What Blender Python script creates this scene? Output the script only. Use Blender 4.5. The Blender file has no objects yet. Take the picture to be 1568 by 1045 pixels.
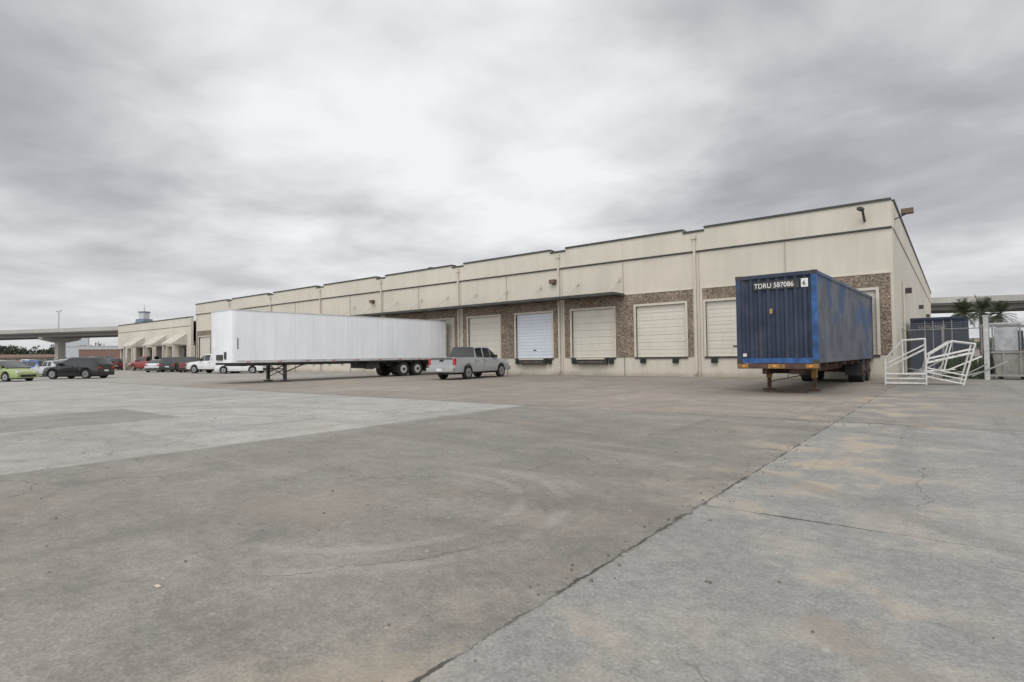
import bpy, bmesh, math, random
from mathutils import Vector, Matrix
random.seed(7)
sc = bpy.context.scene
for a,v in (('view_transform','Standard'),('look','None')):
    try: setattr(sc.view_settings,a,v)
    except Exception: pass
sc.view_settings.exposure = 0

# ------------------------------------------------------------------ nodes
class NT:
    def __init__(s, nt): s.nt = nt
    def new(s, t, **kw):
        n = s.nt.nodes.new(t)
        for k,v in kw.items(): setattr(n,k,v)
        return n
    def link(s,a,b): s.nt.links.new(a,b)
    def put(s,sock,v):
        if isinstance(v,(int,float)): sock.default_value = v
        elif isinstance(v,(tuple,list)):
            if len(v)==3 and len(sock.default_value)==4: v = (*v,1)
            sock.default_value = v
        else: s.link(v,sock)
    def m(s,op,a,b=None,c=None,clamp=False):
        n = s.new('ShaderNodeMath',operation=op,use_clamp=clamp)
        s.put(n.inputs[0],a)
        if b is not None: s.put(n.inputs[1],b)
        if c is not None: s.put(n.inputs[2],c)
        return n.outputs[0]
    def noise(s,vec,scale,detail=5,rough=.55,dist=0):
        n = s.new('ShaderNodeTexNoise')
        n.inputs['Scale'].default_value=scale; n.inputs['Detail'].default_value=detail
        n.inputs['Roughness'].default_value=rough; n.inputs['Distortion'].default_value=dist
        if vec is not None: s.link(vec,n.inputs['Vector'])
        return n.outputs['Fac']
    def mix(s,f,a,b,bt='MIX'):
        n = s.new('ShaderNodeMix',data_type='RGBA',blend_type=bt)
        s.put(n.inputs[0],f); s.put(n.inputs[6],a); s.put(n.inputs[7],b)
        return n.outputs[2]
    def sm(s,v,a,b,o0=0.,o1=1.):
        n = s.new('ShaderNodeMapRange'); n.interpolation_type='SMOOTHSTEP'
        s.put(n.inputs[0],v); n.inputs[1].default_value=a; n.inputs[2].default_value=b
        n.inputs[3].default_value=o0; n.inputs[4].default_value=o1
        return n.outputs[0]
    def mapping(s,vec,scale=(1,1,1),loc=(0,0,0),rot=(0,0,0)):
        n = s.new('ShaderNodeMapping'); s.link(vec,n.inputs[0])
        n.inputs['Scale'].default_value=scale; n.inputs['Location'].default_value=loc
        n.inputs['Rotation'].default_value=rot
        return n.outputs[0]
    def gray(s,v):
        n=s.new('ShaderNodeCombineColor'); 
        for i in range(3): s.put(n.inputs[i],v)
        return n.outputs[0]

def base_mat(name):
    m = bpy.data.materials.new(name); m.use_nodes=True
    t = NT(m.node_tree); p = m.node_tree.nodes['Principled BSDF']
    return m,t,p

def mat(name,col,rough=.75,metal=0.,var=.12,scale=2.5,bump=0.,col2=None,spec=.5,streak=0.,dirt=None):
    m,t,p = base_mat(name)
    tc = t.new('ShaderNodeTexCoord').outputs['Object']
    n = t.noise(tc,scale,3)
    c = t.mix(t.sm(n,.3,.7),tuple(x*(1-var) for x in col),tuple(min(1,x*(1+var)) for x in (col2 or col)))
    if streak:
        n2 = t.noise(t.mapping(tc,(3,3,.25)),1.2,3)
        c = t.mix(1.0,c,t.gray(t.sm(n2,.3,.7,1-streak,1+streak*.3)),'MULTIPLY')
    if dirt:
        sp = t.new('ShaderNodeSeparateXYZ'); t.link(tc,sp.inputs[0])
        k = t.m('ADD',sp.outputs[2],t.m('MULTIPLY',t.noise(tc,1.3,3),dirt[0]))
        c = t.mix(t.sm(k,dirt[0]*.3,dirt[0]*1.4,.75,0),c,dirt[1])
    t.link(c,p.inputs['Base Color'])
    p.inputs['Roughness'].default_value=rough; p.inputs['Metallic'].default_value=metal
    p.inputs['Specular IOR Level'].default_value=spec
    if bump:
        b=t.new('ShaderNodeBump'); b.inputs['Strength'].default_value=bump; b.inputs['Distance'].default_value=.02
        t.link(t.noise(tc,scale*12,2),b.inputs['Height']); t.link(b.outputs[0],p.inputs['Normal'])
    return m

# ------------------------------------------------------------------ builder
class B:
    def __init__(s): s.v=[];s.f=[];s.mi=[];s.mats=[];s.M=Matrix.Identity(4)
    def mid(s,m):
        if m not in s.mats: s.mats.append(m)
        return s.mats.index(m)
    def add(s,vs,fs,m):
        o=len(s.v); s.v+= [tuple(s.M@Vector(v)) for v in vs]; k=s.mid(m)
        for f in fs: s.f.append([o+i for i in f]); s.mi.append(k)
    def box(s,x0,x1,y0,y1,z0,z1,m):
        vs=[(x,y,z) for z in (z0,z1) for y in (y0,y1) for x in (x0,x1)]
        s.add(vs,[(0,2,3,1),(4,5,7,6),(0,1,5,4),(2,6,7,3),(0,4,6,2),(1,3,7,5)],m)
    def quad(s,a,b,c,d,m): s.add([a,b,c,d],[(0,1,2,3)],m)
    def cyl(s,p0,p1,r,m,seg=12,r1=None):
        p0=Vector(p0);p1=Vector(p1);d=(p1-p0).normalized()
        a=d.orthogonal().normalized();b=d.cross(a);r1=r if r1 is None else r1
        vs=[];
        for p,q in ((p0,r),(p1,r1)):
            for i in range(seg):
                t=2*math.pi*i/seg; vs.append(p+a*math.cos(t)*q+b*math.sin(t)*q)
        fs=[(i,(i+1)%seg,seg+(i+1)%seg,seg+i) for i in range(seg)]
        fs+= [tuple(reversed(range(seg))),tuple(range(seg,2*seg))]
        s.add(vs,fs,m)
    def bar(s,p0,p1,w,h,m):
        p0=Vector(p0);p1=Vector(p1);d=(p1-p0).normalized()
        up=Vector((0,0,1)) if abs(d.z)<.95 else Vector((0,1,0))
        a=d.cross(up).normalized()*w/2;b=a.cross(d).normalized()*h/2
        vs=[p+a*i+b*j for p in (p0,p1) for i,j in ((-1,-1),(1,-1),(1,1),(-1,1))]
        s.add(vs,[(0,3,2,1),(4,5,6,7),(0,1,5,4),(1,2,6,5),(2,3,7,6),(3,0,4,7)],m)
    def extr(s,pts,axis,a0,a1,m):
        n=len(pts);vs=[]
        for a in (a0,a1):
            for p in pts:
                vs.append({'x':(a,p[0],p[1]),'y':(p[0],a,p[1]),'z':(p[0],p[1],a)}[axis])
        fs=[(i,(i+1)%n,n+(i+1)%n,n+i) for i in range(n)]+[tuple(reversed(range(n))),tuple(range(n,2*n))]
        s.add(vs,fs,m)
    def loft(s,secs,mf,cap):
        rings=[]
        for x,h in secs:
            r=[(x,y,z) for y,z in h]+[(x,-y,z) for y,z in reversed(h[1:-1])]
            rings.append(r)
        n=len(rings[0]);hn=len(secs[0][1])
        for i in range(len(rings)-1):
            for j in range(n):
                k=(j+1)%n; jj=j if j<hn-1 else n-1-j
                s.add([rings[i][j],rings[i][k],rings[i+1][k],rings[i+1][j]],[(0,1,2,3)],mf(i,jj))
        s.add(rings[0],[tuple(reversed(range(n)))],cap); s.add(rings[-1],[tuple(range(n))],cap)
    def obj(s,name,parent=None,loc=(0,0,0),rz=0,smooth=None,merge=False):
        me=bpy.data.meshes.new(name); me.from_pydata(s.v,[],s.f)
        for m in s.mats: me.materials.append(m)
        me.polygons.foreach_set('material_index',s.mi); me.update()
        bm=bmesh.new(); bm.from_mesh(me)
        if merge: bmesh.ops.remove_doubles(bm,verts=bm.verts,dist=.0005)
        bmesh.ops.recalc_face_normals(bm,faces=bm.faces); bm.to_mesh(me); bm.free()
        if smooth:
            me.polygons.foreach_set('use_smooth',[True]*len(me.polygons)); me.set_sharp_from_angle(angle=smooth)
        o=bpy.data.objects.new(name,me); sc.collection.objects.link(o)
        o.location=loc; o.rotation_euler=(0,0,rz)
        if parent: o.parent=parent
        return o
def empty(name,loc=(0,0,0),rz=0):
    e=bpy.data.objects.new(name,None); sc.collection.objects.link(e); e.location=loc; e.rotation_euler=(0,0,rz); e.empty_display_size=.3
    return e

# ------------------------------------------------------------------ camera
H=1.35; yaw=math.radians(38.1); pt=math.radians(1.46); rl=.0141
F=Vector((-math.sin(yaw)*math.cos(pt),math.cos(yaw)*math.cos(pt),math.sin(pt)))
R0=Vector((math.cos(yaw),math.sin(yaw),0)); U0=R0.cross(F)
R=R0*math.cos(rl)-U0*math.sin(rl); U=U0*math.cos(rl)+R0*math.sin(rl)
cd=bpy.data.cameras.new('camera'); cam=bpy.data.objects.new('camera',cd); sc.collection.objects.link(cam)
M=Matrix((R,U,-F)).transposed().to_4x4(); M.translation=Vector((0,0,H)); cam.matrix_world=M
cd.sensor_width=36; cd.lens=36*862/1568; cd.clip_end=8000; cd.clip_start=.05
sc.camera=cam

# ------------------------------------------------------------------ sky
w=bpy.data.worlds.new('World'); sc.world=w; w.use_nodes=True
t=NT(w.node_tree); bg=w.node_tree.nodes['Background']
sun_el=math.radians(52); sun_az=Vector((.35,-.94,0)).normalized()
sky=t.new('ShaderNodeTexSky'); sky.sky_type='NISHITA'; sky.sun_disc=False
sky.sun_elevation=sun_el; sky.sun_rotation=math.atan2(sun_az.x,sun_az.y)
g=t.new('ShaderNodeTexCoord').outputs['Generated']
sp=t.new('ShaderNodeSeparateXYZ'); t.link(g,sp.inputs[0]); x,y,z=sp.outputs
zz=t.m('ADD',t.m('MAXIMUM',z,0.),.13)
cv=t.new('ShaderNodeCombineXYZ'); t.put(cv.inputs[0],t.m('DIVIDE',x,zz)); t.put(cv.inputs[1],t.m('DIVIDE',y,zz)); cv=cv.outputs[0]
n1=t.noise(t.mapping(cv,(1,1,1),(3.1,1.7,0)),.85,6,.48,.35)
n2=t.noise(t.mapping(cv,(1,1,1),(9.1,4.3,2)),2.3,6,.52,.2)
n=t.m('ADD',t.m('MULTIPLY',n1,.62),t.m('MULTIPLY',n2,.38))
def dot(v):
    d=t.new('ShaderNodeVectorMath',operation='DOT_PRODUCT'); t.link(g,d.inputs[0]); d.inputs[1].default_value=Vector(v).normalized(); return d.outputs['Value']
n=t.m('ADD',n,t.sm(dot((-.62,.60,.52)),.84,1.,0.015,.16))
n=t.m('SUBTRACT',n,t.sm(dot((-.1,.85,.42)),.86,1.,0,.02))
cr=t.new('ShaderNodeValToRGB'); t.put(cr.inputs[0],n)
e=cr.color_ramp.elements
e[0].position=.36; e[0].color=(.40,.405,.425,1); e[1].position=.71; e[1].color=(.93,.932,.94,1)
for p,c in ((.45,(.495,.50,.522)),(.53,(.63,.635,.655)),(.61,(.78,.785,.797))):
    q=e.new(p); q.color=(*c,1)
hz=t.sm(z,-.02,.26,1,0)
col=t.mix(t.m('MULTIPLY',hz,.62),cr.outputs[0],(.78,.785,.80))
bst=t.sm(dot((.3,-.6,.62)),-.1,1.,1.,2.1)  # added boost: unseen sky behind camera and towards zenith brightened to light the facade
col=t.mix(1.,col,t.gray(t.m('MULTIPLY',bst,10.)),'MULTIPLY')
col=t.mix(.05,col,sky.outputs[0])
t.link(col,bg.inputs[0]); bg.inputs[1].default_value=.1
sd=bpy.data.lights.new('sun','SUN'); sd.energy=1.0; sd.angle=math.radians(30); sd.color=(1,.97,.93)
so=bpy.data.objects.new('sun',sd); sc.collection.objects.link(so)
sdir=Vector((sun_az.x*math.cos(sun_el),sun_az.y*math.cos(sun_el),math.sin(sun_el)))
so.rotation_euler=sdir.to_track_quat('Z','Y').to_euler(); so.location=(0,-20,40)

# ------------------------------------------------------------------ ground
m,t,p=base_mat('weathered_concrete')
tc=t.new('ShaderNodeTexCoord').outputs['Object']
sp=t.new('ShaderNodeSeparateXYZ'); t.link(tc,sp.inputs[0]); X,Y,_=sp.outputs
nb=t.noise(tc,.22,3,.6,.4); nm=t.noise(tc,1.3,6,.62); nf=t.noise(tc,11,5,.7); ng=t.noise(tc,48,3,.75)
nw=t.noise(tc,2.6,4,.65)
nst=t.noise(t.mapping(tc,(.5,1.6,1),(5,2,0),(0,0,.6)),.8,5,.6,.5)
wob=t.m('MULTIPLY',t.m('SUBTRACT',nw,.5),.22)
Xw=t.m('ADD',X,wob); Yw=t.m('ADD',Y,wob)
A=lambda *s:__import__('functools').reduce(lambda a,b:t.m('MULTIPLY',a,b),s)
lt=lambda a,b,s=.05:t.sm(a,b-s,b+s,1,0)
gt=lambda a,b,s=.05:t.sm(a,b-s,b+s,0,1)
c=t.mix(t.sm(nst,.3,.7),(.218,.202,.174),(.262,.246,.216))
c=t.mix(A(gt(Yw,12.25),t.sm(nb,.3,.75,.5,1.)),c,(.31,.27,.226))
c=t.mix(A(gt(Yw,12.25),lt(Xw,-34,6)),c,(.34,.32,.287))
c=t.mix(A(lt(Xw,-9.02),lt(Yw,12.1)),c,t.mix(nst,(.34,.33,.302),(.41,.397,.369)))
c=t.mix(A(lt(Xw,-14.4),gt(Xw,-18.3,.4),lt(Yw,5.7),.75),c,(.225,.21,.188))
c=t.mix(A(lt(Xw,-9.1),gt(Xw,-14.2),lt(Yw,4.0,.1)),c,(.325,.313,.287))
c=t.mix(gt(Xw,-1.8,.03),c,t.mix(nst,(.262,.256,.238),(.312,.306,.285)))
c=t.mix(A(gt(Xw,-1.8),gt(Yw,12.3)),c,(.27,.255,.23))
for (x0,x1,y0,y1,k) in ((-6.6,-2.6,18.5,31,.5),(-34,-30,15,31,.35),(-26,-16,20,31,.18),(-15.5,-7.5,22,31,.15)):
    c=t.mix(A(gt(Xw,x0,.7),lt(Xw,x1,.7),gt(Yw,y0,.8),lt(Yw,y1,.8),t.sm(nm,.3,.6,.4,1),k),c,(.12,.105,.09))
c=t.mix(1.,c,t.gray(t.sm(nb,.3,.7,.92,1.06)),'MULTIPLY')
c=t.mix(1.,c,t.gray(t.sm(nm,.3,.72,.87,1.10)),'MULTIPLY')
c=t.mix(1.,c,t.gray(t.sm(nf,.3,.7,.85,1.12)),'MULTIPLY')
c=t.mix(1.,c,t.gray(t.sm(ng,.28,.72,.76,1.2)),'MULTIPLY')
near=t.sm(t.m('ABSOLUTE',t.m('ADD',X,1.2)),.1,1.9,1,0)
n20=t.noise(t.mapping(tc,(1,1,1),(20,3,0)),.55,5,.6)
c=t.mix(A(near,t.sm(nm,.47,.6),t.sm(nb,.4,.55),.7),c,(.41,.34,.25))
c=t.mix(A(t.sm(n20,.57,.69),.4),c,(.30,.25,.19))
c=t.mix(A(t.sm(t.noise(t.mapping(tc,(1,1,1),(7,33,0)),.9,5,.65),.58,.72),.4),c,(.12,.115,.11))
vo=t.new('ShaderNodeTexVoronoi'); vo.inputs['Scale'].default_value=.85; t.link(tc,vo.inputs['Vector'])
dist=t.m('ADD',vo.outputs['Distance'],t.m('MULTIPLY',t.m('SUBTRACT',nf,.5),.14))
c=t.mix(A(t.sm(dist,.025,.065,1,0),.65),c,(.07,.067,.062))
vo2=t.new('ShaderNodeTexVoronoi'); vo2.inputs['Scale'].default_value=3.2; t.link(tc,vo2.inputs['Vector'])
c=t.mix(A(t.sm(t.m('ADD',vo2.outputs['Distance'],t.m('MULTIPLY',t.m('SUBTRACT',nf,.5),.2)),.03,.07,1,0),.5),c,(.44,.42,.38))
dx=t.m('ADD',X,4.3); dy=t.m('SUBTRACT',Y,3.4)
rr=t.m('SQRT',t.m('ADD',t.m('MULTIPLY',dx,dx),t.m('MULTIPLY',dy,dy)))
for r0,wd,k in ((1.35,.08,.28),(1.75,.1,.26),(3.6,.14,.14),(4.1,.12,.12)):
    c=t.mix(A(t.sm(t.m('ABSOLUTE',t.m('SUBTRACT',rr,r0)),wd*.4,wd,1,0),t.sm(nm,.35,.55),gt(X,-4.6,1.),k),c,(.40,.375,.33))
dx=t.m('ADD',X,10); dy=t.m('ADD',Y,6)
rr=t.m('SQRT',t.m('ADD',t.m('MULTIPLY',dx,dx),t.m('MULTIPLY',dy,dy)))
for r0 in (13.2,15.1,19.0,20.9):
    c=t.mix(A(t.sm(t.m('ABSOLUTE',t.m('SUBTRACT',rr,r0)),.08,.2,1,0),t.sm(nm,.4,.58),.28),c,(.12,.11,.10))
ts=t.noise(t.mapping(tc,(1.6,.06,1)),1.0,4,.6)
c=t.mix(A(t.sm(ts,.54,.68),gt(Y,7,5),.34),c,(.15,.135,.12))
ts=t.noise(t.mapping(tc,(1.6,.08,1),(3,8,0),(0,0,.9)),1.0,4,.6)
c=t.mix(A(t.sm(ts,.57,.7),.26),c,(.14,.13,.12))
jn=t.noise(tc,5,4,.7); jw=t.m('MULTIPLY',t.m('SUBTRACT',jn,.5),.11)
Xj=t.m('ADD',X,jw); Yj=t.m('ADD',Y,jw)
dk=t.sm(t.noise(tc,1.1,4,.6),.35,.62)
def joint(c,C,k,wd,st,*masks,extra=None):
    d=t.m('ABSOLUTE',t.m('SUBTRACT',C,k))
    wv=t.m('ADD',t.m('MULTIPLY',dk,wd),wd*.3)
    if extra is not None: wv=t.m('ADD',wv,extra)
    f=t.sm(t.m('DIVIDE',d,wv),.4,1.1,1,0)
    return t.mix(A(f,t.sm(dk,-.4,1,.3,1),st,*masks),c,(.05,.046,.04))
spall=A(t.sm(t.m('ABSOLUTE',t.m('SUBTRACT',Y,4.6)),.1,.8,1,0),t.sm(nf,.42,.6),.04)
spall2=A(t.sm(t.m('ABSOLUTE',t.m('ADD',X,2.2)),.3,2.2,1,0),t.sm(nw,.42,.6),.09)
c=joint(c,Xj,-1.8,.014,.92,extra=spall)
c=joint(c,Yj,5.0,.016,.95,gt(X,-1.8,.02))
c=joint(c,Yj,12.3,.035,.7,extra=spall2)
c=joint(c,Xj,-9.05,.02,.4)
for k in (-16.3,-23.6,-30.9,-38,5.5): c=joint(c,Xj,k,.035,.5)
for k in (-2.3,19.6,26.9): c=joint(c,Yj,k,.045,.5)
mp=t.new('ShaderNodeTexVoronoi'); mp.feature='DISTANCE_TO_EDGE'; mp.inputs['Scale'].default_value=.36
wv=t.new('ShaderNodeVectorMath',operation='ADD'); t.link(tc,wv.inputs[0])
nc=t.new('ShaderNodeTexNoise'); nc.inputs['Scale'].default_value=1.6; nc.inputs['Detail'].default_value=5; t.link(tc,nc.inputs['Vector'])
s2=t.new('ShaderNodeVectorMath',operation='SCALE'); t.link(nc.outputs['Color'],s2.inputs[0]); s2.inputs['Scale'].default_value=.9
t.link(s2.outputs[0],wv.inputs[1]); t.link(wv.outputs[0],mp.inputs['Vector'])
crk=t.sm(mp.outputs['Distance'],.001,.0036,1,0)
c=t.mix(A(crk,t.sm(t.noise(t.mapping(tc,(1,1,1),(1,8,3)),.45,2),.42,.52),.7),c,(.08,.074,.066))
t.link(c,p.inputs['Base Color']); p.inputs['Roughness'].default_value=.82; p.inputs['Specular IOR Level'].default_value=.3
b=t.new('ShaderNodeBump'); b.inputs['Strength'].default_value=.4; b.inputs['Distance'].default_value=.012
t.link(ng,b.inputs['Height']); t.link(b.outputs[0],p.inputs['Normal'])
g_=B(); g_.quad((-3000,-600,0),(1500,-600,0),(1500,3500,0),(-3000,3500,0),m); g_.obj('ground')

# ------------------------------------------------------------------ materials
cream=mat('cream_painted_concrete',(.60,.556,.472),.8,var=.04,scale=.5,streak=.04,dirt=(.45,(.30,.26,.20)))
cream2=mat('cream_band',(.61,.566,.482),.8,var=.04,scale=.5,streak=.04)
creamtrim=mat('cream_trim',(.57,.525,.44),.6,var=.06,scale=2)
doorm=mat('cream_steel_door',(.64,.605,.525),.5,var=.03,scale=1.5,streak=.04)
doorw=mat('white_steel_door',(.66,.70,.77),.5,var=.03,scale=1.5)
flash=mat('dark_metal_flashing',(.045,.05,.042),.5,var=.2)
groove=mat('shadow_groove',(.13,.12,.10),.9,var=.1)
gap=mat('door_panel_gap',(.40,.37,.31),.8,var=.1)
darkm=mat('dark_steel',(.045,.042,.04),.6,var=.3)
under=mat('dark_brown_canopy_deck',(.10,.085,.07),.8,var=.3,scale=6)  # flat dark brown for the canopy deck and dock leveller faces
rubber=mat('black_rubber',(.02,.02,.02),.8,var=.3)
rooffm=mat('gravel_roof',(.3,.29,.27),.9)
glass=mat('dark_window_glass',(.015,.018,.02),.08,var=.1,spec=.8)
white=mat('white_paint',(.75,.75,.74),.45,var=.05,scale=1.2,streak=.06)
stone,t,p=base_mat('exposed_aggregate')
tc=t.new('ShaderNodeTexCoord').outputs['Object']
v=t.new('ShaderNodeTexVoronoi'); v.inputs['Scale'].default_value=17; t.link(tc,v.inputs['Vector'])
hs=t.new('ShaderNodeSeparateColor'); t.link(v.outputs['Color'],hs.inputs[0])
rp=t.new('ShaderNodeValToRGB'); t.link(hs.outputs[0],rp.inputs[0]); e=rp.color_ramp.elements; rp.color_ramp.interpolation='CONSTANT'
e[0].position=0;e[0].color=(.085,.06,.045,1);e[1].position=.88;e[1].color=(.40,.34,.27,1)
for q,cc in ((.25,(.155,.115,.08)),(.5,(.235,.185,.135)),(.7,(.29,.24,.18))):
    a=e.new(q);a.color=(*cc,1)
c=t.mix(t.sm(v.outputs['Distance'],.35,.6,0,.6),rp.outputs[0],(.26,.215,.165))
c=t.mix(1.,c,t.gray(t.sm(t.noise(tc,1.2,4),.3,.7,.85,1.1)),'MULTIPLY')
t.link(c,p.inputs['Base Color']); p.inputs['Roughness'].default_value=.9
b=t.new('ShaderNodeBump'); b.inputs['Strength'].default_value=.5; b.inputs['Distance'].default_value=.02
t.link(v.outputs['Distance'],b.inputs['Height']); b.invert=True; t.link(b.outputs[0],p.inputs['Normal'])

# ------------------------------------------------------------------ warehouse
D=31.3; XR=-2.1; BAY=9.14; NB=8; XL=XR-BAY*NB; HT=8.3; SILL=1.14; DT=4.18; ST=4.93
wh=empty('warehouse_building')
joints=[XR-BAY*i for i in range(NB+1)]
doors=[]
for i in range(NB):
    j=joints[i]
    doors.append((j-.72-3.05,j-.72)); doors.append((j-5.25-3.05,j-5.25))
doors[0]=(-5.85,-2.8); doors[1]=(-10.8,-7.75)
W=B()
WT=.35
W.box(XL,XR,D,D+WT,0,SILL,cream)
W.box(XL,XR,D,D+WT,DT,7.0,cream)
ds=sorted(doors); xs=XL
for a,b_ in ds:
    if a>xs: W.box(xs,a,D,D+WT,SILL,DT,cream)
    xs=b_
W.box(xs,XR,D,D+WT,SILL,DT,cream)
def band(x0,x1,top):
    W.box(x0,x1,D-.05,D+WT,7.06,top,cream2)
    W.box(x0,x1,D-.11,D+WT+.06,top,top+.11,flash)
for i in range(NB):
    a=joints[i+1]+ (.45 if i<NB-1 else 0); b_=joints[i]-(.75 if i>0 else 0)
    band(a,b_,HT)
    if i<NB-1: band(joints[i+1]-.75,joints[i+1]+.45,HT-.17)
W.box(XL,XR,D-.045,D+WT,7.0,7.06,groove)
W.box(XL,XR,D-.08,D-.05,7.02,7.09,flash)  # strip in flashing colour, put in as the shade line under the upper band
YB=87
W.box(XR-WT,XR,D+WT,YB,0,7.06,cream); W.box(XR-WT,XR+.05,D+WT,YB,7.06,HT,cream2); W.box(XR-WT-.05,XR+.11,D+WT+.06,YB,HT,HT+.11,flash)
W.box(XL,XL+WT,D+WT,YB,0,HT,cream2); W.box(XL-.05,XL+WT+.05,D+WT+.06,YB,HT,HT+.1,flash)
W.box(XL,XR,YB,YB+WT,0,HT,cream)
W.obj('walls',wh)
Rf=B(); Rf.box(XL+WT,XR-WT,D+WT,YB,7.5,7.6,rooffm)
Rf.box(-52,-50.8,40,41.5,7.6,9.8,creamtrim); Rf.cyl((-37.5,36,7.6),(-37.5,36,9.3),.12,darkm); Rf.cyl((-37.5,36,9.3),(-37.5,36,9.5),.3,darkm)
Rf.obj('roof',wh)
S=B()
for i in range(NB):
    x0=joints[i+1]+.28; x1=joints[i]-(.28 if i else .12)
    S.box(x0,x1,D-.035,D,DT+.14,ST,stone)
    xs=x0
    for a,b_ in sorted(doors[2*i:2*i+2]):
        if a-.14>xs: S.box(xs,a-.14,D-.035,D,SILL,DT+.14,stone)
        xs=b_+.14
    if x1>xs: S.box(xs,x1,D-.035,D,SILL,DT+.14,stone)
    S.box(x0-.04,x1+.04,D-.06,D,ST,ST+.05,creamtrim)
S.obj('aggregate_panels',wh)
Dr=B()
for k,(a,b_) in enumerate(doors):
    dm=doorw if k==4 else doorm
    Dr.box(a-.13,a,D-.06,D+.2,SILL,DT+.13,creamtrim); Dr.box(b_,b_+.13,D-.06,D+.2,SILL,DT+.13,creamtrim)
    Dr.box(a,b_,D-.06,D+.2,DT,DT+.13,creamtrim)
    nP=14 if k==4 else 7
    ph=(DT-SILL)/nP
    for q in range(nP):
        z0=SILL+q*ph
        Dr.box(a,b_,D+.10,D+.16,z0+.008,z0+ph-.008,dm)
        if k!=4:
            Dr.box(a,b_,D+.09,D+.0999,z0+ph*.5-.015,z0+ph*.5+.015,dm)
    if k%3==1: Dr.box((a+b_)/2-.12,(a+b_)/2+.12,D+.08,D+.0899,SILL+.5,SILL+.58,darkm)
    Dr.box(a,b_,D+.13,D+.2,SILL,DT,gap)
    Dr.box(a-.1,b_+.1,D-.07,D,SILL-.1,SILL-.005,darkm)
Dr.obj('dock_doors',wh)
Bp=B()
for k,(a,b_) in enumerate(doors):
    if k in (3,4,6,8):
        c0=(a+b_)/2
        Bp.box(c0-1.1,c0+1.1,D-.32,D-.07,SILL-.42,SILL-.02,darkm)
        Bp.box(c0-1.0,c0+1.0,D-.42,D-.322,SILL-.12,SILL-.02,creamtrim)
        Bp.box(c0-.9,c0+.9,D-.36,D-.322,SILL-.36,SILL-.2,under)
        for s_ in (-1,1): Bp.box(c0+s_*1.35-.14,c0+s_*1.35+.14,D-.2,D-.07,SILL-.4,SILL-.1,rubber)
    else:
        for s_ in (.45,2.45): Bp.box(a+s_-.17,a+s_+.17,D-.16,D-.075,SILL-.36,SILL-.1,rubber)
Bp.obj('dock_bumpers',wh)
G=B()
for i in range(NB+1):
    j=joints[i]
    if 0<i<NB:
        G.box(j+.10,j+.12,D-.004,D,.05,7,groove)
        G.box(j-.16,j-.04,D-.15,D-.055,.25,7.85,creamtrim); G.box(j-.22,j+.02,D-.2,D-.052,7.75,8.0,creamtrim)
        G.box(j-.16,j-.04,D-.30,D-.15,.18,.3,creamtrim)
    if i<NB: G.box(j-4.582,j-4.566,D-.053,D,ST+.05,HT,gap); G.box(j-4.582,j-4.563,D-.04,D,0,SILL,groove)
G.obj('downspouts_and_joints',wh)
E=B()
for yy in (39,55,70):
    E.box(XR,XR+.04,yy,yy+1.1,.15,2.4,groove)
    E.box(XR,XR+.3,yy+.3,yy+.7,4.6,4.9,darkm)
E.box(XR,XR+.12,D+4,D+4.5,1,2.1,creamtrim); E.cyl((XR+.08,D+5.2,0),(XR+.08,D+5.2,5),.05,creamtrim)
E.obj('end_wall_fittings',wh)
C=B(); cx0,cx1=-42.8,-15.75
C.box(cx0,cx1,D-1.5,D-.065,4.92,4.98,under); C.box(cx0,cx1,D-1.54,D-1.5,4.86,5.02,flash)
C.box(cx1,cx1+.04,D-1.54,D-.065,4.86,5.02,flash)
xx=cx1-.3
while xx>cx0:
    C.bar((xx,D-.05,5.95),(xx,D-1.45,5.02),.05,.05,creamtrim); C.box(xx-.1,xx+.1,D-.03,D,5.8,6.1,creamtrim)
    C.box(xx-.05,xx+.05,D-1.5,D-.065,4.86,4.919,darkm)
    xx-=2.95
C.obj('dock_canopy',wh)
Lb=B()
brownl=mat('bronze_fixture',(.13,.08,.055),.5)
for px in (-20.9,-39.9):
    Lb.box(px-.22,px+.22,D-.3,D-.05,6.1,6.35,brownl); Lb.box(px-.06,px+.06,D-.1,D,6.0,6.1,brownl)
Lb.bar((-3.15,D-.1,7.45),(-3.2,D-.42,7.95),.08,.10,darkm); Lb.bar((-3.2,D-.42,7.95),(-3.32,D-.66,8.0),.2,.12,darkm)
Lb.bar((XR+.05,D+.9,7.55),(XR+.50,D+.9,7.74),.05,.05,flash)
Lb.box(XR+.32,XR+.80,D+.65,D+1.05,7.74,7.96,brownl)
Lb.obj('flood_lights',wh)

# lower office wing
of=empty('office_wing_building')
O=B(); ox0=-101;H2=6.7; XO=XL-.05
O.box(ox0,XO,D-.6,D-.3,3.2,H2,cream2); O.box(ox0,XO,D-.66,D-.24,H2,H2+.12,flash)
O.box(ox0,XO,D-.62,D-.6,5.6,5.66,flash)
O.box(ox0,ox0+.3,D-.3,D+40,0,H2,cream); O.box(ox0,XO,D+40,D+40.3,0,H2,cream)
O.box(ox0,XO,D+2.6,D+2.8,0,3.9,creamtrim)
xx=XO
while xx>ox0+1:
    wd=1.3
    O.box(xx-wd,xx,D-.6,D-.1,0,3.2,cream); xx-=3.66
O.box(ox0,XO,D-.3,D+40,6.2,6.3,rooffm)
O.obj('walls',of)
O=B()
xx=XO-1.1
while xx>ox0+2:
    O.box(xx-2.3,xx,D+2.5,D+2.58,.1,3.0,glass); O.box(xx-1.2,xx-1.1,D+2.45,D+2.49,.1,3.0,creamtrim); xx-=3.66
O.obj('windows',of)
aw=mat('cream_awning',(.50,.47,.41),.7)
O=B()
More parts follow.
